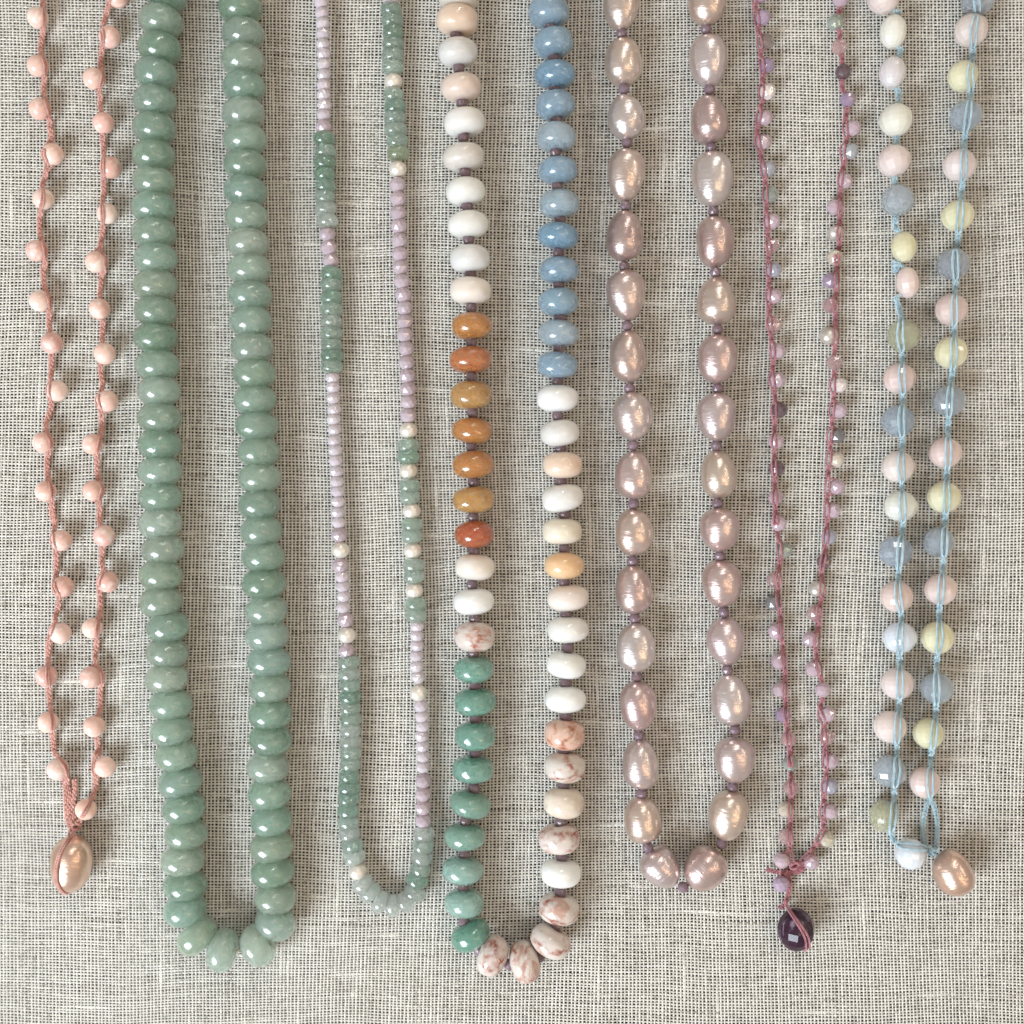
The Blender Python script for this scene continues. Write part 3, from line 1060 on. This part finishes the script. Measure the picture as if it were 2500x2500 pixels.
# ================================================================== 7 pale blue crochet necklace with pastel beads
t7 = thing('crochet_necklace', base_of(2260, 1250),
           'pale blue crochet cord necklace with pastel pink, blue and yellow faceted beads and pearl clasp', 'necklace')
ZC = {'p': (224, 202, 196), 'P': (220, 188, 180), 'c': (224, 222, 206), 'l': (216, 204, 210), 'b': (176, 192, 212), 'B': (164, 182, 208), 'y': (220, 212, 166), 'o': (200, 194, 146),
      'w': (208, 216, 226), 'g': (168, 178, 194)}
ZL = parse("D0 1010,-290:bt 985,-15:pt 1050,215,180,225:ct 1045,490,180,218:lt 1068,810:ct 1055,1085:pt 1080,1350:bt 1122,1665,172,212:yt 1148,1905,158,215:Pt "
           "D600 1120,605:oo 1092,895:Po 1084,1180:Bo 1085,1490:po 1100,1755:co D1200 1065,405:Bo 1075,708:Po 1095,985:wo 1080,1295:po 1030,1585:po D1800 1028,230:bo 985,530,190,215:os 1168,785,208,208:wo")
ZR = parse("D0 1640,-300:po 1620,0:go 1575,205:po 1520,515,205,205:yo 1540,780:Bo 1497,1115:po 1485,1455:yo 1455,1780:go D600 1440,430:Po 1440,720:yo 1428,1045:go 1402,1395:Po 1393,1695:yo "
           "D1200 1358,340,206,206:go 1370,660:Po 1350,985:yo 1345,1325:bo 1288,1630,208,208:yo D1800 1262,305,205,212:Po")
ZNL = nodes_of("D0 1040,-350 1020,-200 1045,-40 1085,50 1080,100 1075,215 1100,310 1095,360 1070,490 1085,630 1085,680 1070,810 1075,940 1060,1010 1058,1085 1060,1220 1075,1340 1062,1500 1072,1570 1060,1680 1070,1780 1068,1830 "
               "D600 1065,100 1076,190 1058,300 1092,430 1105,500 1098,610 1112,750 1110,880 1115,1030 1105,1180 1110,1330 1105,1480 1110,1620 1115,1750 1115,1880 "
               "D1200 1115,240 1100,380 1085,560 1085,700 1105,850 1095,1000 1095,1150 1100,1290 1090,1430 1085,1560 1075,1700 1078,1850 "
               "D1800 1080,230 1060,350 1055,520 1038,650 1080,715 1165,735 1285,752 1325,780", 0.0009)
ZNR = nodes_of("D0 1640,-360 1620,-150 1615,0 1615,90 1592,210 1590,280 1580,420 1570,520 1575,600 1560,760 1535,900 1530,1000 1528,1115 1512,1280 1505,1440 1490,1560 1480,1680 1472,1780 "
               "D600 1472,30 1470,130 1470,250 1465,430 1460,560 1462,720 1450,830 1432,1040 1420,1220 1425,1390 1410,1540 1415,1690 1400,1840 "
               "D1200 1400,200 1398,340 1385,500 1375,660 1360,820 1368,980 1345,1130 1345,1320 1340,1450 1330,1620 1305,1780 D1800 1320,40 1305,150 1302,300 1300,420", 0.0009)
T = Tubes()
for lst, nds in ((ZL, ZNL), (ZR, ZNR)):
    bl = []
    for (px, py, w, h, code) in lst:
        Rb = 111 * KM * R_.uniform(0.98, 1.02) if w is None else w / 2 * S
        hz = Rb * R_.uniform(0.94, 0.99) if h is None else h / 2 * S
        c = pos(px, py, Rb + 0.0001)
        bl.append((c, max(Rb, hz), code[1]))
        ax = Vector((R_.uniform(-.25, .25), 1, R_.uniform(-.2, .2)))
        f = (D - Rb) / D
        bead('bead', 'facet_ball', 'milky' if code[0] in 'pPclwy' else 'pastel', t7, c, ax, Rb * f, hz * f, jit(ZC[code[0]], 4))
    crochet(T, nds, bl, 0.27e-3, 0.40e-3, 0.52e-3, 2.6e-3)
for txt in ("D1800 1298,415 1272,470 1256,560 1255,650 1268,730 1315,775", "D1800 1302,415 1330,480 1346,580 1342,670 1335,740 1320,785"):
    crochet(T, nodes_of(txt, 0.0012), [], 0.24e-3, 0.34e-3, 0.3e-3, 2.2e-3, zlow=0.0011)
kc = pos(*parse("D1800 1318,772")[0][:2], 0.0014)
for q in range(3):
    T.twine(curve3([kc + Vector((math.cos(u + q) * 0.8e-3, math.sin(u * 1.1 + q) * 0.6e-3, 0.3e-3 * math.sin(u * 2 + q))) for u in np.linspace(0, 7, 18)]), 0.24e-3)
pc = parse("D1800 1452,912")[0]
c = pos(pc[0], pc[1], 130 * KM)
bead('clasp_pearl', 'pearl', 'pearl', t7, c, (0.42, -1, 0), 130 * KM, 150 * KM, (214, 178, 158), variant=0, label='oval champagne pearl tied to the blue cord')
T.build('cord', 'blue_cord', t7)

# ------------------------------------------------------------------ stray fibres on the cloth
T = Tubes()
for i in range(46):
    p0 = Vector((R_.uniform(-.5, .5) * W, R_.uniform(-.5, .5) * W, 0.0))
    a = R_.uniform(0, 6.28)
    pts = []
    for k in range(6):
        a += R_.uniform(-.6, .6)
        p0 = p0 + Vector((math.cos(a), math.sin(a), 0)) * R_.uniform(2e-4, 6e-4)
        pts.append(p0 + Vector((0, 0, R_.uniform(0.0, 1.5e-4))))
    T.add(curve3(pts, 0.15e-3), R_.uniform(1.2e-5, 2.6e-5), 4)
fo = T.build('stray_fibres', 'string', cloth)
tag(fo, None, None, 'stuff')
fo.location = (0, 0, 0.0003)
